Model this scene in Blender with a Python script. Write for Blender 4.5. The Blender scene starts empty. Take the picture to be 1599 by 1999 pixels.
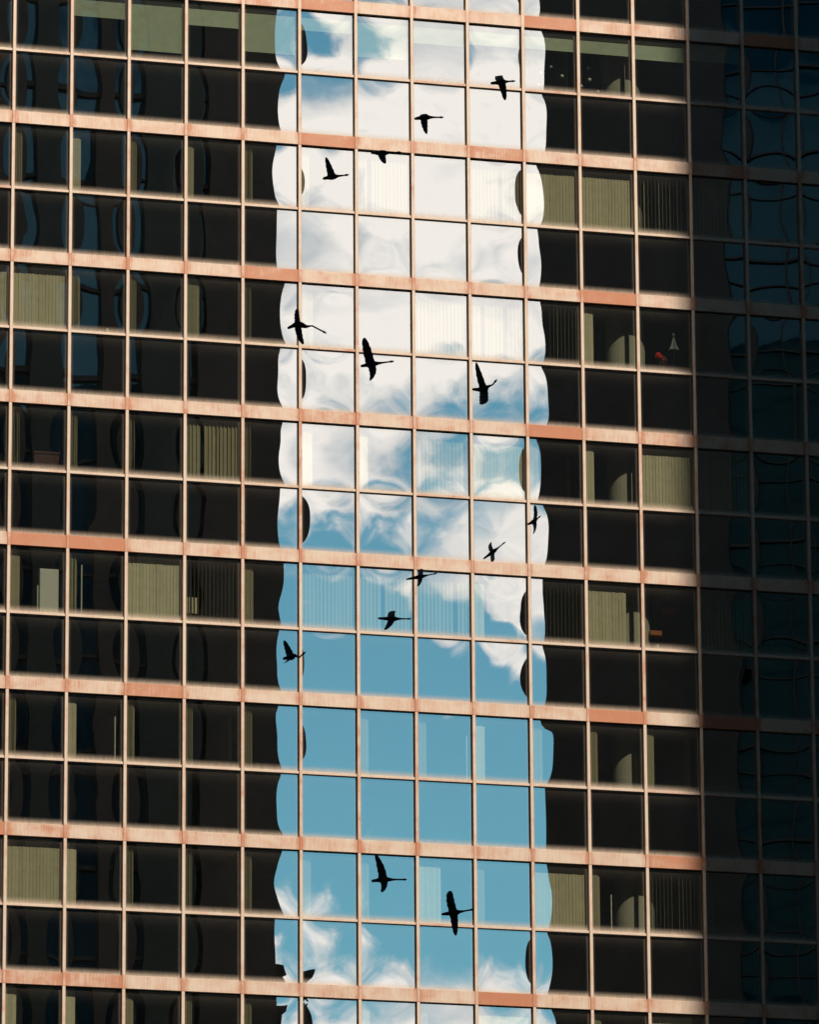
import bpy, math, random
import numpy as np
from mathutils import Vector, Matrix

random.seed(7)
S = bpy.context.scene
COL = S.collection

# ------------------------------------------------------------------ camera, sky, sun, exposure
BAY, FLOOR_H = 1.5, 3.734
BAND_C, BAND_H = 1.833, 0.335                  # centre of the wide band below each sill line, its height
ZT0 = 59.735                                   # height of the topmost window sill line in view
CAM = Vector((-27.956, -153.288, 1.70))        # a person standing in the street
YAW, PITCH, ROLL, FPX = 0.2449, 0.2853, -0.0068, 12622.3
_fw = Vector((math.sin(YAW) * math.cos(PITCH), math.cos(YAW) * math.cos(PITCH), math.sin(PITCH)))
_rt = Vector((math.cos(YAW), -math.sin(YAW), 0))
_up = _rt.cross(_fw)
RT = _rt * math.cos(ROLL) + _up * math.sin(ROLL)
UP = -_rt * math.sin(ROLL) + _up * math.cos(ROLL)
FW = _fw
CAMROT = Matrix((RT, UP, -FW)).transposed()
cd = bpy.data.cameras.new("camera")
cam = bpy.data.objects.new("camera", cd)
COL.objects.link(cam)
cam.matrix_world = Matrix.Translation(CAM) @ CAMROT.to_4x4()
cd.sensor_fit = 'VERTICAL'
cd.sensor_height = 24.0
cd.lens = FPX * 24.0 / 1999.0
cd.clip_start = 0.5
cd.clip_end = 5000
S.camera = cam

SUN_EL = math.radians(43)
SUN_SLOPE = 0.214
_h = Vector((SUN_SLOPE, -1, 0)).normalized()
SUN_DIR = (_h * math.cos(SUN_EL) + Vector((0, 0, math.sin(SUN_EL)))).normalized()

world = bpy.data.worlds.new("World")
S.world = world
world.use_nodes = True
wt = world.node_tree
wt.nodes.clear()


def N(t, kind, **kw):
    n = t.nodes.new(kind)
    for k, v in kw.items():
        setattr(n, k, v)
    return n


def math_node(t, op, a, b=None, clamp=False):
    n = t.nodes.new('ShaderNodeMath')
    n.operation = op
    n.use_clamp = clamp
    for i, v in enumerate((a, b)):
        if v is None:
            continue
        if isinstance(v, (int, float)):
            n.inputs[i].default_value = v
        else:
            t.links.new(v, n.inputs[i])
    return n.outputs[0]


def mixcol(t, fac, a, b, mode='MIX'):
    n = t.nodes.new('ShaderNodeMix')
    n.data_type = 'RGBA'
    n.blend_type = mode
    for sock, v in ((n.inputs[0], fac), (n.inputs[6], a), (n.inputs[7], b)):
        if isinstance(v, (int, float)):
            sock.default_value = v
        elif isinstance(v, tuple):
            sock.default_value = v if len(v) == 4 else (*v, 1)
        else:
            t.links.new(v, sock)
    return n.outputs[2]


def ramp(t, fac, stops, interp='LINEAR'):
    n = t.nodes.new('ShaderNodeValToRGB')
    r = n.color_ramp
    r.interpolation = interp
    while len(r.elements) < len(stops):
        r.elements.new(0.5)
    for e, (p, c) in zip(r.elements, stops):
        e.position = p
        e.color = (c, c, c, 1) if isinstance(c, (int, float)) else (*c, 1)
    t.links.new(fac, n.inputs[0])
    return n.outputs[0]


def noise(t, vec, scale, detail=4, rough=0.5, dist=0.0):
    n = t.nodes.new('ShaderNodeTexNoise')
    n.inputs['Scale'].default_value = scale
    n.inputs['Detail'].default_value = detail
    n.inputs['Roughness'].default_value = rough
    n.inputs['Distortion'].default_value = dist
    if vec is not None:
        t.links.new(vec, n.inputs['Vector'])
    return n.outputs['Fac']


def mapping(t, vec, loc=(0, 0, 0), scale=(1, 1, 1), rot=(0, 0, 0)):
    n = t.nodes.new('ShaderNodeMapping')
    n.inputs['Location'].default_value = loc
    n.inputs['Rotation'].default_value = rot
    n.inputs['Scale'].default_value = scale
    t.links.new(vec, n.inputs['Vector'])
    return n.outputs[0]


SKY_STRENGTH = 0.08
sky = N(wt, 'ShaderNodeTexSky', sky_type='NISHITA', sun_disc=False)
sky.sun_elevation = SUN_EL
sky.sun_rotation = math.atan2(SUN_DIR.x, SUN_DIR.y)
sky.air_density = 1.0
sky.dust_density = 0.0
sky.ozone_density = 1.2
tc = N(wt, 'ShaderNodeTexCoord')
sep = N(wt, 'ShaderNodeSeparateXYZ')
wt.links.new(tc.outputs['Generated'], sep.inputs[0])
# banks of cumulus and cloud layers that lie at different heights above the horizon, the zenith clear
cover = ramp(wt, sep.outputs['Z'], [(0.0, .56), (.196, .55), (.212, .51), (.226, .45), (.240, .36), (.254, .38), (.262, .46), (.272, .54),
                                    (.291, .60), (.306, .60), (.322, .61), (.338, .65), (.346, .55), (.3500, .43), (.3575, .48), (.374, .56), (.388, .42), (.43, .34), (.75, .28), (1, .26)])
vec = mapping(wt, tc.outputs['Generated'], loc=(3.1, 1.7, .4), scale=(1, 1, 1.5))
n1 = noise(wt, vec, 17, 7, .54, .1)
n2 = noise(wt, mapping(wt, tc.outputs['Generated'], loc=(.3, 5.7, 1.4), scale=(1, 1, 2.4)), 26, 5, .55, .1)
dens = math_node(wt, 'ADD', n1, math_node(wt, 'SUBTRACT', cover, 1.0))       # >0 : cloud
mask = N(wt, 'ShaderNodeMapRange', interpolation_type='SMOOTHSTEP')
wt.links.new(dens, mask.inputs['Value'])
mask.inputs['From Min'].default_value = -0.05
mask.inputs['From Max'].default_value = 0.07
shade = N(wt, 'ShaderNodeMapRange')
wt.links.new(math_node(wt, 'ADD', n2, math_node(wt, 'MULTIPLY', dens, .9)), shade.inputs['Value'])
shade.inputs['From Min'].default_value = .34
shade.inputs['From Max'].default_value = .66
CLOUD = 1 / SKY_STRENGTH
cloudcol = mixcol(wt, shade.outputs[0], (.82 * CLOUD, .86 * CLOUD, .96 * CLOUD), (1.84 * CLOUD, 1.61 * CLOUD, 1.55 * CLOUD))
skyblue = mixcol(wt, 1.0, sky.outputs[0], (.90, 1.46, 1.32), 'MULTIPLY')
skycol = mixcol(wt, mask.outputs[0], skyblue, cloudcol)
bg = N(wt, 'ShaderNodeBackground')
bg.inputs['Strength'].default_value = SKY_STRENGTH
wt.links.new(skycol, bg.inputs['Color'])
wo = N(wt, 'ShaderNodeOutputWorld')
wt.links.new(bg.outputs[0], wo.inputs[0])

sl = bpy.data.lights.new("sun", 'SUN')
sl.energy = 4.9
sl.angle = math.radians(0.53)
sl.color = (1.0, 0.93, 0.84)
sun = bpy.data.objects.new("sun", sl)
COL.objects.link(sun)
sun.rotation_euler = (-SUN_DIR).to_track_quat('-Z', 'Y').to_euler()
sun.location = SUN_DIR * 400

S.view_settings.view_transform = 'Standard'
S.view_settings.look = 'None'
S.view_settings.exposure = 0.0
S.view_settings.gamma = 1.0
S.render.engine = 'CYCLES'
S.cycles.use_denoising = True
S.cycles.max_bounces = 8
S.cycles.diffuse_bounces = 3
S.cycles.glossy_bounces = 5
S.cycles.transmission_bounces = 4
S.cycles.transparent_max_bounces = 16
S.cycles.caustics_reflective = False
S.cycles.caustics_refractive = False
S.cycles.sample_clamp_indirect = 6


# ------------------------------------------------------------------ helpers
def new_mat(name):
    m = bpy.data.materials.new(name)
    m.use_nodes = True
    m.node_tree.nodes.clear()
    t = m.node_tree
    out = N(t, 'ShaderNodeOutputMaterial')
    return m, t, out


def plain(name, col, rough=0.6, var=0.15, scale=6.0, spec=0.3):
    m, t, out = new_mat(name)
    p = N(t, 'ShaderNodeBsdfPrincipled')
    c = N(t, 'ShaderNodeTexCoord')
    f = noise(t, c.outputs['Object'], scale, 5, .6)
    lo = tuple(x * (1 - var) for x in col)
    hi = tuple(min(1, x * (1 + var)) for x in col)
    t.links.new(mixcol(t, ramp(t, f, [(.3, 0.0), (.7, 1.0)]), lo, hi), p.inputs['Base Color'])
    p.inputs['Roughness'].default_value = rough
    p.inputs['Specular IOR Level'].default_value = spec
    t.links.new(p.outputs[0], out.inputs[0])
    return m


def mesh(name, verts, faces, mat=None, smooth=False):
    me = bpy.data.meshes.new(name)
    me.from_pydata([tuple(v) for v in verts], [], faces)
    if mat:
        me.materials.append(mat)
    if smooth:
        me.polygons.foreach_set('use_smooth', [True] * len(me.polygons))
    me.update()
    return me


def link(name, data, parent=None, loc=None, **props):
    o = bpy.data.objects.new(name, data)
    COL.objects.link(o)
    if parent:
        o.parent = parent
    if loc is not None:
        o.location = loc
    for k, v in props.items():
        o[k] = v
    return o


class MB:
    def __init__(s):
        s.v, s.f = [], []

    def box(s, x0, x1, y0, y1, z0, z1):
        b = len(s.v)
        s.v += [(x0, y0, z0), (x1, y0, z0), (x1, y1, z0), (x0, y1, z0), (x0, y0, z1), (x1, y0, z1), (x1, y1, z1), (x0, y1, z1)]
        s.f += [(b, b + 3, b + 2, b + 1), (b + 4, b + 5, b + 6, b + 7), (b, b + 1, b + 5, b + 4), (b + 1, b + 2, b + 6, b + 5),
                (b + 2, b + 3, b + 7, b + 6), (b + 3, b, b + 4, b + 7)]

    def quad(s, *p):
        b = len(s.v)
        s.v += list(p)
        s.f.append(tuple(range(b, b + len(p))))

    def prism(s, prof, axis, a0, a1):
        """prof: loop of (p, q); extruded along axis 'x' (p=y, q=z) or 'z' (p=x, q=y)."""
        b, n = len(s.v), len(prof)
        for a in (a0, a1):
            for p, q in prof:
                s.v.append((a, p, q) if axis == 'x' else (p, q, a))
        for i in range(n):
            j = (i + 1) % n
            s.f.append((b + i, b + j, b + n + j, b + n + i))
        s.f.append(tuple(b + i for i in range(n))[::-1])
        s.f.append(tuple(b + n + i for i in range(n)))

    def cyl(s, x, y, z0, z1, r, n=24):
        s.prism([(x + r * math.cos(2 * math.pi * i / n), y + r * math.sin(2 * math.pi * i / n)) for i in range(n)], 'z', z0, z1)

    def mesh(s, name, mat, smooth=False):
        me = mesh(name, s.v, s.f, mat, smooth)
        return me


# ------------------------------------------------------------------ materials
def metal_mat(name, panel, joint=False):
    """weathered bronze-anodised aluminium: chalked pale, worn through to orange in patches and streaks"""
    m, t, out = new_mat(name)
    p = N(t, 'ShaderNodeBsdfPrincipled')
    c = N(t, 'ShaderNodeTexCoord')
    oi = N(t, 'ShaderNodeObjectInfo')
    off = N(t, 'ShaderNodeVectorMath', operation='SCALE')
    cmb = N(t, 'ShaderNodeCombineXYZ')
    t.links.new(oi.outputs['Random'], cmb.inputs[0])
    t.links.new(oi.outputs['Random'], cmb.inputs[2])
    t.links.new(cmb.outputs[0], off.inputs[0])
    off.inputs['Scale'].default_value = 91.0
    add = N(t, 'ShaderNodeVectorMath', operation='ADD')
    t.links.new(c.outputs['Object'], add.inputs[0])
    t.links.new(off.outputs[0], add.inputs[1])
    v = add.outputs[0]
    streak = noise(t, mapping(t, v, scale=(30, 30, 2.0)), 1.0, 4, .6)
    patch = noise(t, mapping(t, v, scale=(1.6, 1.6, 2.2)), 1.0, 4, .6, .3)
    fine = noise(t, v, 60, 3, .6)
    # how far each single panel has worn: mostly a little, a few through and through
    rnd = ramp(t, oi.outputs['Random'], [(0, -.10), (.5, -.02), (.80, .06), (.90, .16), (.95, .42), (1, .5)])
    rndv = math_node(t, 'SUBTRACT', oi.outputs['Random'], 0.0)
    wear = N(t, 'ShaderNodeMapRange')
    t.links.new(rndv, wear.inputs['Value'])
    wear.inputs['From Min'].default_value = .80
    wear.inputs['From Max'].default_value = 1.0
    wear.inputs['To Min'].default_value = 0.0
    wear.inputs['To Max'].default_value = .34 if panel else .14
    w = math_node(t, 'ADD', wear.outputs[0], math_node(t, 'MULTIPLY', patch, .56))
    w = math_node(t, 'ADD', w, math_node(t, 'MULTIPLY', streak, .44))
    # panels rust first where they butt against a mullion (object x runs 0..BAY along a panel)
    sx = N(t, 'ShaderNodeSeparateXYZ')
    t.links.new(c.outputs['Generated'], sx.inputs[0])
    e = math_node(t, 'ABSOLUTE', math_node(t, 'SUBTRACT', sx.outputs[0], .5))
    edge = N(t, 'ShaderNodeMapRange', interpolation_type='SMOOTHSTEP')
    t.links.new(e, edge.inputs['Value'])
    edge.inputs['From Min'].default_value = .40
    edge.inputs['From Max'].default_value = .50
    edge.inputs['To Max'].default_value = .15
    if panel:
        w = math_node(t, 'ADD', w, edge.outputs[0])
    else:
        w = math_node(t, 'SUBTRACT', w, .05)
    if joint:                               # the stretch of a mullion that crosses a band has corroded most
        so = N(t, 'ShaderNodeSeparateXYZ')
        t.links.new(c.outputs['Object'], so.inputs[0])
        jn = N(t, 'ShaderNodeMapRange')
        t.links.new(so.outputs[2], jn.inputs['Value'])
        jn.inputs['From Min'].default_value = BAND_H + .03
        jn.inputs['From Max'].default_value = BAND_H - .02
        jn.inputs['To Max'].default_value = .17
        w = math_node(t, 'ADD', w, jn.outputs[0])
    f = ramp(t, w, [(.43, 0.0), (.58, .42), (.66, .82), (.80, 1.0)])
    pale = mixcol(t, fine, (.565, .425, .315), (.665, .52, .395))
    rust = mixcol(t, streak, (.40, .135, .062), (.54, .235, .125))
    colr = mixcol(t, f, pale, rust)
    t.links.new(colr, p.inputs['Base Color'])
    p.inputs['Roughness'].default_value = .48
    p.inputs['Specular IOR Level'].default_value = .3
    p.inputs['Metallic'].default_value = .18
    bp = N(t, 'ShaderNodeBump')
    bp.inputs['Strength'].default_value = .25
    bp.inputs['Distance'].default_value = .004
    t.links.new(math_node(t, 'ADD', streak, patch), bp.inputs['Height'])
    t.links.new(bp.outputs[0], p.inputs['Normal'])
    t.links.new(p.outputs[0], out.inputs[0])
    return m


def glass_mat(name, spandrel):
    m, t, out = new_mat(name)
    c = N(t, 'ShaderNodeTexCoord')
    oi = N(t, 'ShaderNodeObjectInfo')
    gl = N(t, 'ShaderNodeBsdfGlossy')
    gl.inputs['Roughness'].default_value = 0.0
    gl.inputs['Color'].default_value = (.92, 1.0, .97, 1)
    if spandrel:
        back = N(t, 'ShaderNodeBsdfDiffuse')
        back.inputs['Color'].default_value = (.0022, .0021, .0018, 1)
    else:
        back = N(t, 'ShaderNodeBsdfTransparent')
        back.inputs['Color'].default_value = (.95, .96, .82, 1)
    lw = N(t, 'ShaderNodeLayerWeight')
    fac = math_node(t, 'ADD', math_node(t, 'MULTIPLY', math_node(t, 'POWER', lw.outputs['Facing'], 4.0), .48), .52, True)
    mx = N(t, 'ShaderNodeMixShader')
    t.links.new(fac, mx.inputs[0])
    t.links.new(back.outputs[0], mx.inputs[1])
    t.links.new(gl.outputs[0], mx.inputs[2])
    # edge grime with the sun-glare fringe put into its colour, thickest at the sill
    uv = N(t, 'ShaderNodeSeparateXYZ')
    t.links.new(c.outputs['UV'], uv.inputs[0])
    u, v = uv.outputs[0], uv.outputs[1]

    def edge(x, width, power, amt):
        n = N(t, 'ShaderNodeMapRange')
        t.links.new(x, n.inputs['Value'])
        n.inputs['From Min'].default_value = 0
        n.inputs['From Max'].default_value = width
        n.inputs['To Min'].default_value = 1
        n.inputs['To Max'].default_value = 0
        return math_node(t, 'MULTIPLY', math_node(t, 'POWER', n.outputs[0], power), amt)
    du = math_node(t, 'SUBTRACT', .5, math_node(t, 'ABSOLUTE', math_node(t, 'SUBTRACT', u, .5)))
    dv = math_node(t, 'SUBTRACT', 1.0, v)
    nz = noise(t, mapping(t, c.outputs['Object'], scale=(14, 14, 5)), 1.0, 5, .65)
    loc = N(t, 'ShaderNodeVectorMath', operation='ADD')
    t.links.new(c.outputs['Object'], loc.inputs[0])
    t.links.new(oi.outputs['Location'], loc.inputs[1])
    nz2 = noise(t, mapping(t, loc.outputs[0], scale=(22, 22, 3.0)), 1.0, 6, .7)
    speck = ramp(t, noise(t, loc.outputs[0], 55, 2, .5), [(.70, 0.0), (.78, .16)])
    d = math_node(t, 'ADD', edge(v, .12, 1.7, .95), edge(dv, .30, 2.4, .045))
    d = math_node(t, 'ADD', d, edge(du, .075, 2.2, .30))
    d = math_node(t, 'MULTIPLY', d, math_node(t, 'ADD', math_node(t, 'MULTIPLY', nz2, 1.1), .40))
    film = math_node(t, 'MULTIPLY', ramp(t, nz2, [(.35, .2), (.75, 1.0)]), .0028)
    d = math_node(t, 'ADD', math_node(t, 'ADD', d, film), math_node(t, 'MULTIPLY', speck, .35), True)
    dirt_glare = N(t, 'ShaderNodeBsdfDiffuse')
    dirt_glare.inputs['Color'].default_value = (.60, .47, .35, 1)
    mx2 = N(t, 'ShaderNodeMixShader')
    t.links.new(d, mx2.inputs[0])
    t.links.new(mx.outputs[0], mx2.inputs[1])
    t.links.new(dirt_glare.outputs[0], mx2.inputs[2])
    t.links.new(mx2.outputs[0], out.inputs[0])
    return m


M_METAL = metal_mat("weathered_bronze_panel", True)
M_BAR = metal_mat("weathered_bronze_bar", False)
M_MULL = metal_mat("weathered_bronze_mullion", False, True)
M_VISION = glass_mat("vision_glass", False)
M_SPAN = glass_mat("spandrel_glass", True)
M_GASKET = plain("black_gasket", (.012, .011, .010), .8, .2)
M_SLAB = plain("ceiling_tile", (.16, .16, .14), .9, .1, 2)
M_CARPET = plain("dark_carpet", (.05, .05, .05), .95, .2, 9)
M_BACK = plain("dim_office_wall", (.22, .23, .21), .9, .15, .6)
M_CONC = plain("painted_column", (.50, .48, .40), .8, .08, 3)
def fabric(name, col):
    m = plain(name, col, .9, .08, 5)
    t = m.node_tree
    p = next(n for n in t.nodes if n.type == 'BSDF_PRINCIPLED')
    src = p.inputs['Base Color'].links[0].from_socket
    g_ = N(t, 'ShaderNodeNewGeometry')
    oi = N(t, 'ShaderNodeObjectInfo')
    a = ramp(t, g_.outputs['Random Per Island'], [(0, .86), (1, 1.0)])
    b = ramp(t, oi.outputs['Random'], [(0, (.84, .82, .78)), (.5, (.96, .94, .90)), (1, (1, 1, 1))])
    t.links.new(mixcol(t, 1.0, mixcol(t, 1.0, src, a, 'MULTIPLY'), b, 'MULTIPLY'), p.inputs['Base Color'])
    return m


M_BLIND = fabric("cream_blind_fabric", (.84, .78, .60))
M_BLIND_DK = fabric("olive_blind_fabric", (.50, .46, .32))
M_SHADE = fabric("roller_shade_fabric", (.64, .75, .62))
M_WHITE = plain("white_laminate", (.78, .78, .74), .5, .04, 3)
M_RED = plain("red_fabric", (.75, .03, .012), .5, .2, 20)
M_REDDK = plain("dark_red_box", (.085, .03, .025), .6, .1, 8)
M_SILVER = plain("silver_tinsel", (.30, .38, .38), .25, .3, 40, .8)
M_ORANGE = plain("orange_plastic", (.40, .12, .03), .5, .1, 8)
M_STONE_A = plain("brown_granite", (.045, .037, .031), .6, .25, .8)
M_STONE_B = plain("black_granite", (.017, .018, .019), .55, .45, .5)
M_ASPHALT = plain("asphalt", (.055, .055, .055), .9, .2, .6)
M_SILHOUETTE = plain("backlit_silhouette", (.024, .024, .025), .8, .4, 18, .2)  # backlit darkness of the mirrored birds put into the colour


def tower_glass(name, tint, rough=.02, ior=1.30):
    m, t, out = new_mat(name)
    p = N(t, 'ShaderNodeBsdfPrincipled')
    c = N(t, 'ShaderNodeTexCoord')
    f = noise(t, mapping(t, c.outputs['Object'], scale=(.35, .35, .28)), 1, 3, .5)
    t.links.new(mixcol(t, f, tuple(x * .5 for x in tint), tuple(x * 1.5 for x in tint)), p.inputs['Base Color'])
    p.inputs['Roughness'].default_value = rough
    p.inputs['IOR'].default_value = ior
    p.inputs['Specular Tint'].default_value = (.25, .7, 1.0, 1)
    bp = N(t, 'ShaderNodeBump')
    bp.inputs['Strength'].default_value = .08
    bp.inputs['Distance'].default_value = .05
    t.links.new(noise(t, c.outputs['Object'], .6, 2, .5), bp.inputs['Height'])
    t.links.new(bp.outputs[0], p.inputs['Normal'])
    t.links.new(p.outputs[0], out.inputs[0])
    return m


M_GLASS_A = tower_glass("blue_tower_glass", (.005, .036, .060), .02, 1.48)
M_GLASS_B = tower_glass("teal_tower_glass", (.002, .018, .030))

# ------------------------------------------------------------------ ground
g = MB()
g.quad((-900, -900, 0), (900, -900, 0), (900, 900, 0), (-900, 900, 0))
link("ground", g.mesh("ground", M_ASPHALT), kind="structure")

# ------------------------------------------------------------------ the glass office tower in view
B0, B1 = -2, 15                    # bays B0 .. B1 are built piece by piece
K0, K1 = 0, 7                      # window rows (vision pane above sill line K)
GY = 0.105                         # plane of the glass
MW = 0.041                         # half width of a mullion


def zt(k):
    return ZT0 - FLOOR_H * k


tower = link("office_tower", None, None, (0, 0, 0),
             label="glass office tower with weathered copper-coloured window grid mirroring sky", category="building")

# frame pieces (shared meshes)
c_ = .008
mb = MB()
mb.prism([(-MW, GY + .03), (-MW, -.012 + c_), (-MW + c_, -.012), (MW - c_, -.012), (MW, -.012 + c_), (MW, GY + .03)], 'z', 0, FLOOR_H - .008)
ME_MULL = mb.mesh("mullion", M_MULL)
mb = MB()
mb.prism([(GY + .03, -BAND_H / 2), (.004 + c_, -BAND_H / 2), (.004, -BAND_H / 2 + c_), (.004, BAND_H / 2 - c_), (.004 + c_, BAND_H / 2),
          (GY + .03, BAND_H / 2 + .015)], 'x', MW, BAY - MW)
ME_BAND = mb.mesh("band_panel", M_METAL)
mb = MB()
mb.prism([(GY + .03, -.034), (.030 + .006, -.034), (.030, -.028), (.030, .028), (.036, .034), (GY + .03, .040)], 'x', MW, BAY - MW)
ME_TRAN = mb.mesh("transom", M_BAR)
mb = MB()
mb.prism([(GY + .02, -.016), (GY - .025, -.016), (GY - .025, 0), (GY + .02, 0)], 'x', MW, BAY - MW)
ME_GASK = mb.mesh("gasket", M_GASKET)

for i in range(B0, B1 + 2):
    for k in range(K0, K1 + 1):
        link("mullion", ME_MULL, tower, (i * BAY, 0, zt(k) - BAND_C - BAND_H / 2 + .004))
for i in range(B0, B1 + 1):
    for k in range(K0 - 1, K1 + 1):
        link("band_panel", ME_BAND, tower, (i * BAY, 0, zt(k) - BAND_C))
        link("gasket", ME_GASK, tower, (i * BAY, 0, zt(k) - BAND_C - BAND_H / 2))
    for k in range(K0, K1 + 1):
        link("transom", ME_TRAN, tower, (i * BAY, 0, zt(k)))

# panes: every one is a thin sheet that bulges outward by a few millimetres in its own way
NG = 16
_lin = np.linspace(-1, 1, NG + 1)
_U, _V = np.meshgrid(_lin, _lin)
_faces = [(r * (NG + 1) + q, r * (NG + 1) + q + 1, (r + 1) * (NG + 1) + q + 1, (r + 1) * (NG + 1) + q)
          for r in range(NG) for q in range(NG)]
_fi = np.array(_faces).ravel()
_uvs = np.stack([(_U.ravel() + 1) / 2, (_V.ravel() + 1) / 2], 1)[_fi].ravel()
rng = np.random.default_rng(11)


def pane(i, z0, z1, mat):
    hw, hh = (BAY - 2 * MW + .012) / 2, (z1 - z0 + .012) / 2
    A = .0025 * rng.choice([.05, .35, .6, .85, 1.0, 1.1, 1.25]) * rng.uniform(.85, 1.15)
    pu, pv = rng.uniform(1.8, 2.4), rng.uniform(1.9, 3.2)
    cu, cv = rng.uniform(-.3, .3, 2)
    h = A * (1 - np.abs(_U) ** pu) * (1 - np.abs(_V) ** pv) * (1 + cu * _U + cv * _V)
    for _ in range(2):                     # a shallow dent or swelling of its own
        du_, dv_ = rng.uniform(-.9, .9, 2)
        h += rng.normal(0, .00042) * np.exp(-(((_U - du_) / rng.uniform(.35, .7)) ** 2 + ((_V - dv_) / rng.uniform(.25, .6)) ** 2))
    h += rng.normal(0, .00050) * _U + rng.normal(0, .00045) * _V
    vs = np.stack([_U * hw, -h, _V * hh], -1).reshape(-1, 3)
    me = mesh("pane", vs, _faces, mat, True)
    uvl = me.uv_layers.new(name="UVMap")
    uvl.data.foreach_set("uv", _uvs)
    return link("pane", me, tower, ((i + .5) * BAY, GY, (z0 + z1) / 2))


for k in range(K0 - 1, K1 + 1):
    for i in range(B0, B1 + 1):
        bz = zt(k) - BAND_C
        if k < K1:
            pane(i, bz + BAND_H / 2, zt(k) - .034, M_SPAN)             # opaque pane below the sill line
        if k >= K0:
            pane(i, zt(k) + .034, zt(k - 1) - BAND_C - BAND_H / 2 - .012, M_VISION)

# rooms behind the windows
XL, XR = (B0 - .5) * BAY, (B1 + 1.5) * BAY
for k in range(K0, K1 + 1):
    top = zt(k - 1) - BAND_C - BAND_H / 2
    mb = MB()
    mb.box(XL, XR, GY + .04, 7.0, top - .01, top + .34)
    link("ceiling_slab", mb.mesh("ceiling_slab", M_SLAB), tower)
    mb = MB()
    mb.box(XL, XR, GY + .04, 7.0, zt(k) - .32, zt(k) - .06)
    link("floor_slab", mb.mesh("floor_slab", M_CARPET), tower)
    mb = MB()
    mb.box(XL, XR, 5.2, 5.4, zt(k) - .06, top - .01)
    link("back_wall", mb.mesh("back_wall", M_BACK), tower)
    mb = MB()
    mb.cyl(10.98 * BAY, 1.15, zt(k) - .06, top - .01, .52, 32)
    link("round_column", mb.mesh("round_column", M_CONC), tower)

# the rest of the tower around the piece in view, joined
zhi, zlo = zt(K0 - 1) - .034, zt(K1) + .0
mb, mg = MB(), MB()
TX0, TX1, TZ1 = -25.5, 37.5, 96.0
mg.box(TX0, TX1, GY + .01, GY + .03, zhi + .10, TZ1)
mg.box(TX0, TX1, GY + .01, GY + .03, 0, zt(K1) - BAND_C - BAND_H / 2 - .02)
mg.box(TX0, B0 * BAY - MW, GY + .01, GY + .03, zt(K1) - BAND_C - BAND_H / 2, zhi + .08)
mg.box((B1 + 1) * BAY + MW, TX1, GY + .01, GY + .03, zt(K1) - BAND_C - BAND_H / 2, zhi + .08)
zz = []
for k in range(-10, 17):
    for (dz, hh, y0) in ((0, .034, .03), (-BAND_C, BAND_H / 2, .004)):
        z = zt(k) + dz
        if z < .4 or z > TZ1 - .4:
            continue
        inside = (zt(K1) - BAND_C - .5 < z < zhi - .2)
        for (x0, x1) in ([(TX0, TX1)] if not inside else [(TX0, B0 * BAY - MW), ((B1 + 1) * BAY + MW, TX1)]):
            mb.box(x0, x1, y0, GY + .04, z - hh, z + hh)
for i in range(-17, 26):
    x = i * BAY
    if x < TX0 or x > TX1:
        continue
    mb.box(x - MW, x + MW, -.011, GY + .05, zhi + 1.96 if B0 <= i <= B1 + 1 else 0, TZ1)
    if B0 <= i <= B1 + 1:
        mb.box(x - MW, x + MW, -.011, GY + .05, zt(K0) - BAND_C - BAND_H / 2 + FLOOR_H, zhi + 1.95)
        mb.box(x - MW, x + MW, -.011, GY + .05, 0, zt(K1) - BAND_C - BAND_H / 2)
link("surrounding_frame", mb.mesh("surrounding_frame", M_BAR), tower, kind="stuff")
link("surrounding_glass", mg.mesh("surrounding_glass", M_SPAN), tower, kind="stuff")
mb = MB()
mb.box(TX0, TX1, 7.2, 32, 0, TZ1 + .5)
mb.box(TX0, TX0 + .3, GY + .05, 7.2, 0, TZ1)
mb.box(TX1 - .3, TX1, GY + .05, 7.2, 0, TZ1)
mb.box(TX0, TX1, GY + .05, 7.2, TZ1, TZ1 + .3)
link("core", mb.mesh("core", M_STONE_B), tower)

# ------------------------------------------------------------------ towers across the street, seen mirrored in the glass
TA = 70.0
AX1 = 7.05 + 35.05 / 153.3 * TA
AW = 17.2
AH = 93.5
M_STONE_G = plain("dark_green_granite", (.020, .028, .024), .5, .3, .6)
ta = link("stone_tower", None, None, (AX1, -TA, 0), label="brown stone tower with narrow blue windows mirrored beside the sky strip", category="building")
mb = MB()
mb.box(-AW, 0, -34, -.6, 0, AH)
link("body", mb.mesh("body", M_GLASS_A), ta)
x = 0.0
for (w, gap) in ((3.1, .30), (2.0, .55), (1.0, 1.25), (1.3, .60), (.9, 1.5), (1.2, .7), (1.0, 1.6)):
    mb = MB()
    mb.box(x - w, x, -.62, 0, 0, AH + .8)
    link("stone_pier", mb.mesh("stone_pier", M_STONE_G if gap in (.55, .60, .7) else M_STONE_A), ta)
    x -= w + gap
# a lower annex with a small roof house and mast, leaning against the tower's side
mb = MB()
mb.box(.01, 1.05, -12, -3.0, 0, 51.6)
an = link("annex", mb.mesh("annex", M_STONE_A), ta)
mb = MB()
mb.box(.5, 1.5, -9, -3.4, 51.6, 52.2)
link("roof_house", mb.mesh("roof_house", M_STONE_B), an)
mb = MB()
for j in range(1, 25):
    mb.box(-AW, -.1, -.61, -.35, j * 3.7 - .22, j * 3.7)
link("sill_courses", mb.mesh("sill_courses", M_STONE_B), ta, kind="stuff")

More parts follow.
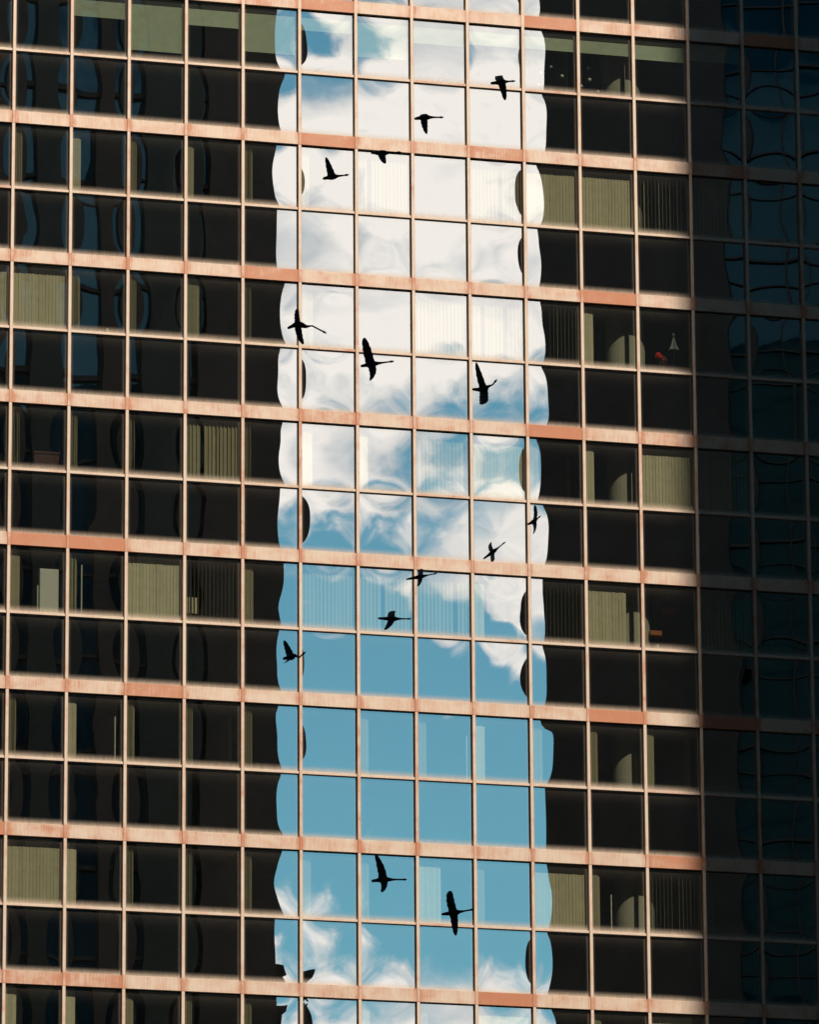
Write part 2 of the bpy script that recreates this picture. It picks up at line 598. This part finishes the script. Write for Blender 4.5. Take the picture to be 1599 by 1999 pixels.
TB = 65.0
BX = 13.85 + 41.85 / 153.3 * TB
tb = link("dark_tower", None, None, (BX, -TB, 0), label="tall black stone and teal glass tower mirrored at the shaded side", category="building")
tb.rotation_euler = (0, 0, math.radians(20))
BH, BW = 215.0, 46.0
mb = MB()
mb.box(0.02, BW, -40, -.5, 0, BH)
link("body", mb.mesh("body", M_GLASS_B), tb)
mb = MB()
mb.box(0, 7.2, -40.5, 0, 0, BH + 1)
link("corner_pier", mb.mesh("corner_pier", M_STONE_B), tb)
mb = MB()
for j in range(1, 58):
    mb.box(7.2, BW, -.52, -.30, j * 3.7 - .10, j * 3.7)
    mb.box(7.2, BW, -.52, -.36, j * 3.7 - 1.25, j * 3.7 - 1.19)
for j in range(0, 20):
    xx = 7.2 + 2.1 * j
    mb.box(xx - .05, xx + .05, -.52, -.28, 0, BH)
link("curtain_grid", mb.mesh("curtain_grid", M_STONE_B), tb, kind="stuff")

# unseen blocks added to keep low skylight off the facade
M_BLOCK = plain("grey_blocker", (.10, .10, .10), .8, .2, .3)
for (x0, x1, y0, y1, h_, lab) in ((-98, -44, -112, -34, 240, "grey block added to cut skylight, along the street behind the viewer's shoulder"),
                                  (-170, -106, -95, -8, 180, "grey block added to cut skylight, far along the street"),
                                  (-84, -6, -222, -178, 260, "grey block added to cut skylight, behind the viewer"),
                                  (6, 39, -190, -150, 141, "grey block added to cut skylight, behind the brown stone tower"),
                                  (96, 160, -90, -15, 170, "tall grey block added to cut skylight, beyond the dark tower")):
    blk = link("sky_blocker", None, None, (x0, y0, 0), label=lab, category="building", group="unseen blocks added to cut skylight")
    mb = MB()
    mb.box(0, x1 - x0, 0, y1 - y0, 0, h_)
    link("body", mb.mesh("body", M_BLOCK), blk)
    mb = MB()
    for j in range(1, int(h_ / 3.7)):
        mb.box(-.15, x1 - x0 + .15, -.15, y1 - y0 + .15, j * 3.7, j * 3.7 + 1.7)
    link("window_band", mb.mesh("window_band", M_GLASS_A), blk, kind="stuff")

# ------------------------------------------------------------------ blinds, shades and things in the rooms
ORD = ["first", "second", "third", "fourth", "fifth", "sixth", "seventh", "eighth", "ninth", "tenth", "eleventh", "twelfth",
       "thirteenth", "fourteenth", "fifteenth", "sixteenth", "seventeenth"]


def where(i, k):
    return f"{ORD[i + 1]} window from left, {ORD[k]} clear row"


def vtop(k):
    return zt(k - 1) - BAND_C - BAND_H / 2 - .012


SL = .098


def vblind(i, k, x0, x1, tilt, mat, phrase, gap=1.0, sway=5):
    """hanging vertical slats between fractions x0..x1 of bay i; tilt in degrees from flat"""
    mb = MB()
    xa, xb = MW + .01 + x0 * (BAY - 2 * MW - .02), MW + .01 + x1 * (BAY - 2 * MW - .02)
    n = max(2, int(round((xb - xa) / (SL * gap))))
    zb, ztop = zt(k) + .01, vtop(k) - .05
    base_t = random.uniform(-1.6, 1.6) * sway
    for j in range(n):
        if n > 6 and sway > 3 and random.random() < .03:
            continue
        cx = xa + (j + .5) * (xb - xa) / n
        a = math.radians(tilt + base_t + random.gauss(0, sway))
        w = SL * .55
        dx, dy = w * math.cos(a), w * math.sin(a)
        th = .0015
        nx, ny = -math.sin(a) * th, math.cos(a) * th
        cy = .09 + random.uniform(-.004, .004)
        mb.prism([(cx - dx - nx, cy - dy - ny), (cx + dx - nx, cy + dy - ny), (cx + dx + nx, cy + dy + ny), (cx - dx + nx, cy - dy + ny)],
                 'z', zb - zt(k), ztop - zt(k))
    mb.box(xa, xb, .06, .12, ztop - zt(k), ztop - zt(k) + .04)
    link("vertical_blind", mb.mesh("vertical_blind", mat), None, (i * BAY, GY + .05, zt(k)),
         label=f"{phrase}, {where(i, k)}", category="blind", group="vertical blinds in the office windows")


def shade(i, k, frac):
    mb = MB()
    zz = vtop(k) - .02
    L = (vtop(k) - zt(k)) * frac
    mb.box(MW, BAY - MW, .055, .058, zz - L, zz)
    mb.box(MW, BAY - MW, .05, .063, zz - L - .02, zz - L)
    mb.prism([(.075 + .025 * math.cos(a), zz - .02 + .025 * math.sin(a)) for a in [j * math.pi / 5 for j in range(10)]], 'x', MW, BAY - MW)
    link("roller_shade", mb.mesh("roller_shade", M_SHADE), None, (i * BAY, GY + .03, 0),
         label=f"pale green roller shade partly lowered, {where(i, k)}", category="shade", group="roller shades in the topmost window row")


for i, f in ((1, .33), (2, .80), (3, .33), (4, .68), (5, .27), (6, .62), (7, .33), (8, .28), (9, .27), (10, .27), (11, .30), (12, .25)):
    shade(i, 0, f)

STACK, CLOSED, OPEN, LINES = "gathered narrow vertical blind", "closed pale vertical blind", "open slatted vertical blind", "closed olive vertical blind with dark gaps"
table = {
    1: [(0, 'n', .16), (1, 'S', .16), (2, 'n', .15), (3, 's', .13), (4, 'n', .18), (5, 's', .17), (6, 'L', 1), (8, 'L', 1), (9, 'C', 1), (10, 'C', 1), (11, 'O', 1), (12, 'L', 1)],
    2: [(-1, 'C', 1), (0, 'C', 1), (1, 'n', .18), (2, 'n', .16), (3, 's', .24), (4, 'n', .16), (5, 's', .23), (7, 'L', 1), (8, 'L', 1), (9, 'O', 1), (10, 'S', .2), (12, 'n', .2)],
    3: [(-1, 'n', .2), (0, 'n', .18), (1, 'n', .16), (2, 'n', .15), (3, 'L', 1), (4, 'n', .16), (5, 'S', .21), (6, 'S', .18), (7, 'L', 1), (8, 'C', 1), (9, 's', .20), (10, 'S', .18), (11, 'C', 1), (12, 'L', 1)],
    4: [(0, 's', .18), (1, 'n', .16), (2, 'C', 1), (3, 'D', 1), (4, 's', .19), (5, 'L', 1), (6, 'L', 1), (7, 'L', 1), (8, 'S', .20), (9, 'D', 1), (10, 'C', .76), (12, 'L', 1)],
    5: [(0, 'n', .16), (1, 'S', .16), (2, 'n', .16), (3, 'n', .16), (4, 'n', .18), (6, 's', .17), (7, 's', .17), (8, 'S', .19), (9, 's', .20), (10, 's', .17), (11, 's', .16)],
    6: [(-1, 'C', 1), (0, 'C', 1), (1, 'S', .18), (2, 'n', .16), (3, 'n', .16), (4, 'n', .17), (5, 's', .17), (6, 's', .17), (7, 'S', .42), (8, 's', .16), (9, 'C', 1), (10, 's', .17), (11, 'O', 1), (12, 'n', .2)],
    7: [(0, 'S', .2), (1, 'S', .18), (2, 's', .16), (3, 'n', .16), (4, 'n', .17), (6, 's', .16), (7, 's', .16), (8, 'C', 1), (9, 's', .2), (10, 's', .16), (11, 'C', .8)],
}
for k, row in table.items():
    for i, kind, f in row:
        if kind == 'S':
            vblind(i, k, 0, f, 12, M_BLIND, "pale " + STACK, .5)
        elif kind == 's':
            vblind(i, k, 0, f, 25, M_BLIND_DK, "olive " + STACK, .5)
        elif kind == 'n':
            vblind(i, k, 0, f, 62, M_BLIND_DK, "dim edge-on " + STACK, .4)
        elif kind == 'C':
            vblind(i, k, 0, f, 11, M_BLIND, CLOSED, .88, .7)
        elif kind == 'L':
            vblind(i, k, 0, f, 28, M_BLIND_DK, LINES, 1.0)
        elif kind == 'D':
            vblind(i, k, 0, f, 92, M_BLIND_DK, "dim edge-on slatted vertical blind", 1.0, 2)
        else:
            vblind(i, k, 0, f, 78, M_BLIND_DK, OPEN, 1.0)

GLOBE = ["highest beside the mirrored sky", "middle one beside the mirrored sky", "farthest right of that first window", "lowest beside the mirrored sky",
         "highest left of the round column", "second highest by the round column", "third highest by the round column", "lowest by the round column",
         "close to the upright bar"]
# round globes hung behind the top row
for n_, (px, pz) in enumerate(((.30, .95), (.62, .70), (.90, .90), (.55, .36), (1.92, .95), (1.95, .62), (1.72, .42), (2.18, .30), (1.2, .66))):
    mb = MB()
    r = .05
    rows, segs = 6, 10
    for a in range(rows + 1):
        th = math.pi * a / rows
        for b in range(segs):
            ph = 2 * math.pi * b / segs
            mb.v.append((r * math.sin(th) * math.cos(ph), r * math.sin(th) * math.sin(ph), r * math.cos(th)))
    for a in range(rows):
        for b in range(segs):
            mb.f.append((a * segs + b, (a + 1) * segs + b, (a + 1) * segs + (b + 1) % segs, a * segs + (b + 1) % segs))
    o = link("hanging_globe", mb.mesh("hanging_globe", M_WHITE, True), None, (9 * BAY + px, .55, zt(0) + pz),
             label=f"small white hanging globe in the topmost windows, {GLOBE[n_]}", category="globe", group="white globes behind the topmost windows")
    mb = MB()
    mb.box(-.002, .002, -.002, .002, r * .9, vtop(0) - zt(0) - pz)
    link("cord", mb.mesh("cord", M_GASKET), o)


def prop(name, parts, loc, label, cat):
    root = link(name, None, None, loc, label=label, category=cat)
    for nm, fn, mat in parts:
        mb = MB()
        fn(mb)
        link(nm, mb.mesh(nm, mat), root)
    return root


def cone(mb, x, y, z0, z1, r0, r1, n=12):
    b = len(mb.v)
    for (z, r) in ((z0, r0), (z1, r1)):
        for i in range(n):
            a = 2 * math.pi * i / n
            rr = r * (1 if i % 2 else .72)
            mb.v.append((x + rr * math.cos(a), y + rr * math.sin(a), z))
    for i in range(n):
        mb.f.append((b + i, b + (i + 1) % n, b + n + (i + 1) % n, b + n + i))


def ball(mb, x, y, z, rx, rz, rows=6, segs=10):
    b = len(mb.v)
    for a in range(rows + 1):
        th = math.pi * a / rows
        for q in range(segs):
            ph = 2 * math.pi * q / segs
            k_ = 1 + .18 * math.sin(3 * ph + 2 * a)
            mb.v.append((x + rx * k_ * math.sin(th) * math.cos(ph), y + rx * k_ * math.sin(th) * math.sin(ph), z + rz * math.cos(th)))
    for a in range(rows):
        for q in range(segs):
            mb.f.append((b + a * segs + q, b + (a + 1) * segs + q, b + (a + 1) * segs + (q + 1) % segs, b + a * segs + (q + 1) % segs))


X11 = 11 * BAY
prop("tinsel_tree", [("cone_tier", lambda m: (cone(m, 0, 0, 0, .12, .15, .09), cone(m, 0, 0, .10, .24, .10, .05), cone(m, 0, 0, .22, .36, .06, .02), ball(m, 0, 0, .42, .035, .05)), M_SILVER),
                     ("stand", lambda m: m.cyl(0, 0, -.72, 0, .02, 8), M_GASKET)], (X11 + 1.06, .36, zt(2) + .72),
     "small silver tinsel tree standing behind the glass above a red plant", "decoration")
prop("red_plant", [("flower_head", lambda m: (ball(m, -.09, 0, .12, .08, .09), ball(m, -.03, -.03, .07, .06, .06)), M_RED),
                   ("leaf_mass", lambda m: ball(m, .05, .04, -.03, .12, .17), M_REDDK),
                   ("pot", lambda m: m.cyl(0, 0, -.36, -.16, .09, 10), M_GASKET)], (X11 + .72, .34, zt(2) + .42),
     "bright red flowering plant behind a dark window near the shaded edge", "plant")
prop("storage_box", [("body", lambda m: m.box(-.32, .32, -.2, .2, 0, .62), M_REDDK), ("lid", lambda m: m.box(-.34, .34, -.22, .22, .62, .68), M_REDDK)],
     (1.02, .62, zt(3) - .06), "dull red box standing on the floor behind a dark window", "box")
prop("white_cabinet", [("carcass", lambda m: m.box(-.24, .24, 0, .4, 0, 1.32), M_WHITE), ("door", lambda m: m.box(-.23, .23, -.02, -.002, .06, 1.29), M_WHITE)],
     (1.10, .35, zt(4) - .06), "white cabinet standing inside beside a slim pole", "cabinet")
for i, k, dx, h in ((0, 4, .80, .80), (1, 5, 1.30, 1.25), (7, 5, 1.38, 1.25), (10, 6, .62, 1.05), (3, 3, .10, .9), (1, 4, .42, 1.4)):
    prop("slim_pole", [("pole", lambda m: m.cyl(0, 0, 0, h, .018, 8), M_WHITE), ("foot", lambda m: m.cyl(0, 0, -.06, 0, .08, 12), M_WHITE)],
         (i * BAY + dx, .30, zt(k)), f"slim white upright pole just inside the {where(i, k)}", "pole")
prop("beige_crate", [("body", lambda m: m.box(-.18, .18, -.15, .15, 0, .42), M_BLIND),
                     ("rib", lambda m: [m.box(x_ - .012, x_ + .012, -.17, -.151, 0, .42) for x_ in (-.05, .03, .11)], M_GASKET)],
     (3 * BAY + .20, .42, zt(4) + .30), "small beige crate with dark ribs on a ledge behind the glass", "crate")
for n_, (dx, dz, lab) in enumerate(((.92, 1.22, "upper orange lamp shade behind a dark window"), (.55, .58, "lower orange lamp shade behind a dark window"))):
    prop("orange_lamp", [("shade", lambda m: m.prism([(-.13, -.05), (.13, -.05), (.17, .06), (-.17, .06)][::-1] if False else [(-.15, -.1), (.15, -.1), (.15, .1), (-.15, .1)], 'z', 0, .12), M_ORANGE),
                         ("cord", lambda m: m.box(-.004, .004, -.004, .004, .12, vtop(4) - zt(4) - dz), M_GASKET)],
         (X11 + dx, .8, zt(4) + dz), lab, "lamp")

# partitions between the rooms and small things left on the sills
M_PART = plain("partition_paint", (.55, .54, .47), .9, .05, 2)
for (c, k, y0) in ((1, 1, .9), (3, 1, 1.4), (0, 2, 1.2), (3, 2, .8), (5, 2, 1.0), (1, 3, .7), (3, 3, 1.3), (10, 3, 1.6), (1, 4, .8), (4, 4, 1.5), (9, 4, 1.1),
                   (2, 5, .7), (4, 5, 1.5), (8, 5, .8), (12, 5, 1.2), (2, 6, 1.1), (4, 6, .9), (7, 6, .8), (10, 6, 1.4), (3, 7, .9), (6, 7, 1.0), (11, 7, 1.1), (1, 0, 1.0), (10, 0, 1.2)):
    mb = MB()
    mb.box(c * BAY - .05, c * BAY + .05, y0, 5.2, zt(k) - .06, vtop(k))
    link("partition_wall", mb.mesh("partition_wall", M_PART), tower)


def cup(m):
    m.cyl(0, 0, 0, .11, .035, 10)


def binder(m):
    m.box(-.03, .03, -.1, .1, 0, .26)


def sheets(m):
    m.box(-.14, .14, -.1, .1, 0, .035)
    m.box(-.12, .15, -.09, .11, .036, .06)


def bottle(m):
    m.cyl(0, 0, 0, .15, .032, 10)
    m.cyl(0, 0, .15, .21, .013, 8)


for (name, fn, mat, i, k, dx, lab, cat) in (
        ("paper_stack", sheets, M_WHITE, 0, 1, .95, "flat stack of white paper on the sill", "paper"),
        ("binder", binder, M_WHITE, 1, 2, 1.02, "upright white binder on the sill", "binder"),
        ("paper_stack", sheets, M_WHITE, 4, 1, .42, "flat stack of white paper on the sill", "paper"),
        ("bottle", bottle, M_WHITE, 1, 2, 1.33, "small pale bottle on the sill", "bottle"),
        ("paper_cup", cup, M_WHITE, 0, 4, .70, "white paper cup on the sill", "cup"),
        ("paper_cup", cup, M_RED, 1, 6, .36, "red paper cup on the sill", "cup"),
        ("bottle", bottle, M_WHITE, 4, 6, .70, "small pale bottle on the sill", "bottle"),
        ("binder", binder, M_WHITE, 11, 4, .45, "upright white binder on the sill", "binder"),
        ("paper_cup", cup, M_WHITE, -1, 3, 1.32, "white paper cup on the sill", "cup"),
        ("bottle", bottle, M_WHITE, 9, 2, .50, "small pale bottle on the sill", "bottle"),
        ("paper_stack", sheets, M_WHITE, 1, 0, 1.25, "flat stack of white paper on the sill", "paper"),
        ("paper_cup", cup, M_WHITE, 6, 6, .85, "white paper cup on the sill", "cup")):
    mb = MB()
    fn(mb)
    link(name, mb.mesh(name, mat), None, (i * BAY + dx, GY + .22, zt(k) - .06), label=f"{lab}, {where(i, k)}", category=cat)

# ------------------------------------------------------------------ birds: fourteen long-necked birds before the tower, added in place of their reflections
def unproject(px, py, dist_y):
    d = (FW + RT * ((px - 799.5) / FPX) - UP * ((py - 999.5) / FPX))
    s = (dist_y - CAM.y) / d.y
    return CAM + d * s


def bird(cx, cy, y, tail, head, wings, label, neck=None, body=1.0):
    """pixel outline of the photo gives the pose; the missing third dimension of each wing comes from the wing's true length"""
    P = unproject(cx, cy, y)
    dist = (P - CAM).dot(FW)
    k = dist / FPX                                     # metres per pixel at that distance
    V, F = [], []
    T, H = np.array(tail, float) - (cx, cy), np.array(head, float) - (cx, cy)
    T[1] *= -1
    H[1] *= -1
    # spine: tail tip, rump, breast, neck, head, bill
    ax = H - T
    ln = np.hypot(*ax)
    b0 = T + ax * 0.24
    C0 = np.zeros(2)
    nb = C0 + (H - C0) * .30
    if neck is not None:
        nm = np.array(neck, float) - (cx, cy)
        nm[1] *= -1
    else:
        nm = C0 + (H - C0) * .66
    hd = (H - nm)
    hd = hd / np.hypot(*hd)
    spine = [(T, 2.0, 3.6), (T * .82, 2.9, 4.0), (T * .52, 3.6, 4.0), (T * .26, 5.2, 5.0), (C0, 6.2, 6.0), (C0 + (nb - C0) * .55, 5.4, 5.2),
             (nb, 3.2, 3.2), (nb + (nm - nb) * .5, 1.9, 1.9), (nm, 1.55, 1.55), (H - hd * 9, 1.55, 1.55), (H - hd * 6.5, 2.2, 2.1), (H - hd * 4, 2.1, 2.0), (H - hd * 2.6, 1.2, 1.2), (H, .35, .5)]
    ns = 10
    for q, (p, rr, rd) in enumerate(spine):
        a = spine[min(q + 1, len(spine) - 1)][0] - spine[max(q - 1, 0)][0]
        a = a / (np.hypot(*a) + 1e-9)
        nrm = np.array((-a[1], a[0]))
        for s in range(ns):
            an = 2 * math.pi * s / ns
            w = nrm * math.cos(an) * rr * body
            V.append(((p[0] + w[0]) * k, (p[1] + w[1]) * k, math.sin(an) * rd * body * k))
    for q in range(len(spine) - 1):
        for s in range(ns):
            F.append((q * ns + s, q * ns + (s + 1) % ns, (q + 1) * ns + (s + 1) % ns, (q + 1) * ns + s))
    F.append(tuple(range(ns))[::-1])
    F.append(tuple((len(spine) - 1) * ns + s for s in range(ns)))
    # wings
    a = (nb - T * .3)
    a = a / np.hypot(*a)
    for (side, elbow, tip, chords) in wings:
        E_ = np.array(elbow, float) - (cx, cy)
        E_[1] *= -1
        W = np.array(tip, float) - (cx, cy)
        W[1] *= -1
        L1, L2 = 25.0, 34.0
        d1 = math.sqrt(max(L1 ** 2 - E_ @ E_, 4)) * side
        d2 = d1 + math.sqrt(max(L2 ** 2 - (W - E_) @ (W - E_), 4)) * side * .8
        keys = [(C0 + a * 1.0, 0.0), (E_, d1), (W, d2)]
        st = 9
        base = len(V)
        for q in range(st + 1):
            f = q / st
            # quadratic path through root, elbow, tip
            w0, w1, w2 = (1 - f) * (1 - 2 * f), 4 * f * (1 - f), f * (2 * f - 1)
            p = keys[0][0] * w0 + keys[1][0] * w1 + keys[2][0] * w2
            dz = keys[0][1] * w0 + keys[1][1] * w1 + keys[2][1] * w2
            c0, c1, c2 = chords
            ch = c0 * (1 - f / .5) + c1 * (f / .5) if f < .5 else c1 + (c2 - c1) * ((f - .5) / .5)
            if q == st:
                ch *= .45
            ch *= 1 + (.07 if q % 2 else -.05)
            th = 1.5 * (1 - f) + .35
            for (u, vv) in ((.42, 0), (.2, th), (-.2, th * .7), (-.58, 0), (-.2, -th * .4), (.2, -th * .6)):
                pp = p + a * u * ch
                V.append((pp[0] * k, pp[1] * k, (dz + vv) * k))
        for q in range(st):
            for s in range(6):
                F.append((base + q * 6 + s, base + q * 6 + (s + 1) % 6, base + (q + 1) * 6 + (s + 1) % 6, base + (q + 1) * 6 + s))
        F.append(tuple(base + s for s in range(6))[::-1])
        F.append(tuple(base + st * 6 + s for s in range(6)))
    me = mesh("flying_bird", V, F, M_SILHOUETTE, True)
    o = link("flying_bird", me, None, None, label=label, category="bird", group="long-necked birds flying in a loose flock")
    o.matrix_world = Matrix.Translation(P) @ CAMROT.to_4x4()
    return o


UW, LWD = -1, 1      # far wing, near wing
bird(979, 160, -52, (958, 163), (1007, 158), [(UW, (976, 150), (977, 144), (17, 16, 14)), (LWD, (984, 178), (986, 198), (16, 12, 6))],
     "topmost flying bird, beak reaching the dark edge of the mirrored sky")
bird(828, 229, -54, (809, 232), (867, 229), [(UW, (828, 224), (830, 219), (14, 14, 12)), (LWD, (830, 246), (833, 264), (15, 12, 5))],
     "flying bird with one wing pointing straight down against white cloud near the top")
bird(648, 345, -53, (630, 349), (682, 341), [(UW, (643, 325), (636, 305), (16, 12, 5)), (LWD, (645, 348), (647, 350), (8, 7, 5))],
     "flying bird with one tall wing raised over the upper white cloud")
bird(745, 299, -55, (724, 298), (784, 297), [(UW, (744, 294), (743, 291), (12, 11, 8)), (LWD, (748, 310), (752, 322), (16, 13, 7))],
     "flying bird close under a copper band, wing dipping into the window below")
bird(581, 632, -53, (561, 641), (638, 651), [(UW, (580, 616), (580, 602), (12, 10, 7)), (LWD, (585, 652), (592, 673), (14, 13, 8))],
     "flying bird with a drooping neck at the mirrored building edge", neck=(609, 636))
bird(724, 711, -52, (704, 715), (770, 705), [(UW, (718, 684), (711, 659), (18, 17, 9)), (LWD, (729, 728), (723, 744), (17, 13, 5))],
     "flying bird with both wings spread crossing a thin horizontal frame bar")
bird(945, 761, -54, (922, 760), (971, 740), [(UW, (937, 733), (930, 707), (15, 12, 5)), (LWD, (946, 776), (946, 789), (17, 19, 18))],
     "flying bird with its neck stretched upward and one long wing raised", neck=(962, 751))
bird(1043, 1018, -56, (1030, 1024), (1057, 1006), [(UW, (1047, 1003), (1045, 986), (11, 9, 6)), (LWD, (1045, 1030), (1041, 1042), (10, 7, 4))],
     "small flying bird at the dark edge of the mirrored sky, steeply banking", body=.75)
bird(962, 1078, -55, (944, 1091), (988, 1057), [(UW, (958, 1068), (959, 1059), (9, 9, 7)), (LWD, (962, 1087), (963, 1095), (10, 10, 9))],
     "small flying bird climbing with its neck pointing up to the corner", body=.7)
bird(820, 1126, -54, (793, 1131), (854, 1119), [(UW, (822, 1117), (822, 1111), (10, 10, 9)), (LWD, (820, 1136), (816, 1144), (11, 8, 5))],
     "thin flying bird crossing an upright bar just below a copper band", body=.7)
bird(765, 1208, -53, (738, 1207), (804, 1208), [(UW, (765, 1199), (769, 1193), (15, 14, 10)), (LWD, (761, 1219), (752, 1229), (15, 12, 6))],
     "flying bird over mirrored blue with striped blinds behind it", body=.85)
bird(568, 1283, -56, (552, 1286), (597, 1272), [(UW, (562, 1267), (554, 1251), (16, 12, 6)), (LWD, (562, 1290), (554, 1294), (12, 9, 5))],
     "flying bird with raised wing low at the dark mirrored edge", neck=(583, 1284))
bird(748, 1717, -52, (725, 1720), (795, 1717), [(UW, (744, 1692), (733, 1668), (17, 15, 6)), (LWD, (751, 1728), (746, 1739), (16, 12, 7))],
     "large flying bird with tall raised wing inside one lower blue window")
bird(886, 1782, -53, (862, 1785), (926, 1775), [(UW, (881, 1760), (879, 1741), (16, 16, 11)), (LWD, (889, 1805), (890, 1824), (16, 13, 6))],
     "lowest flying bird, wings spread straight up and down")
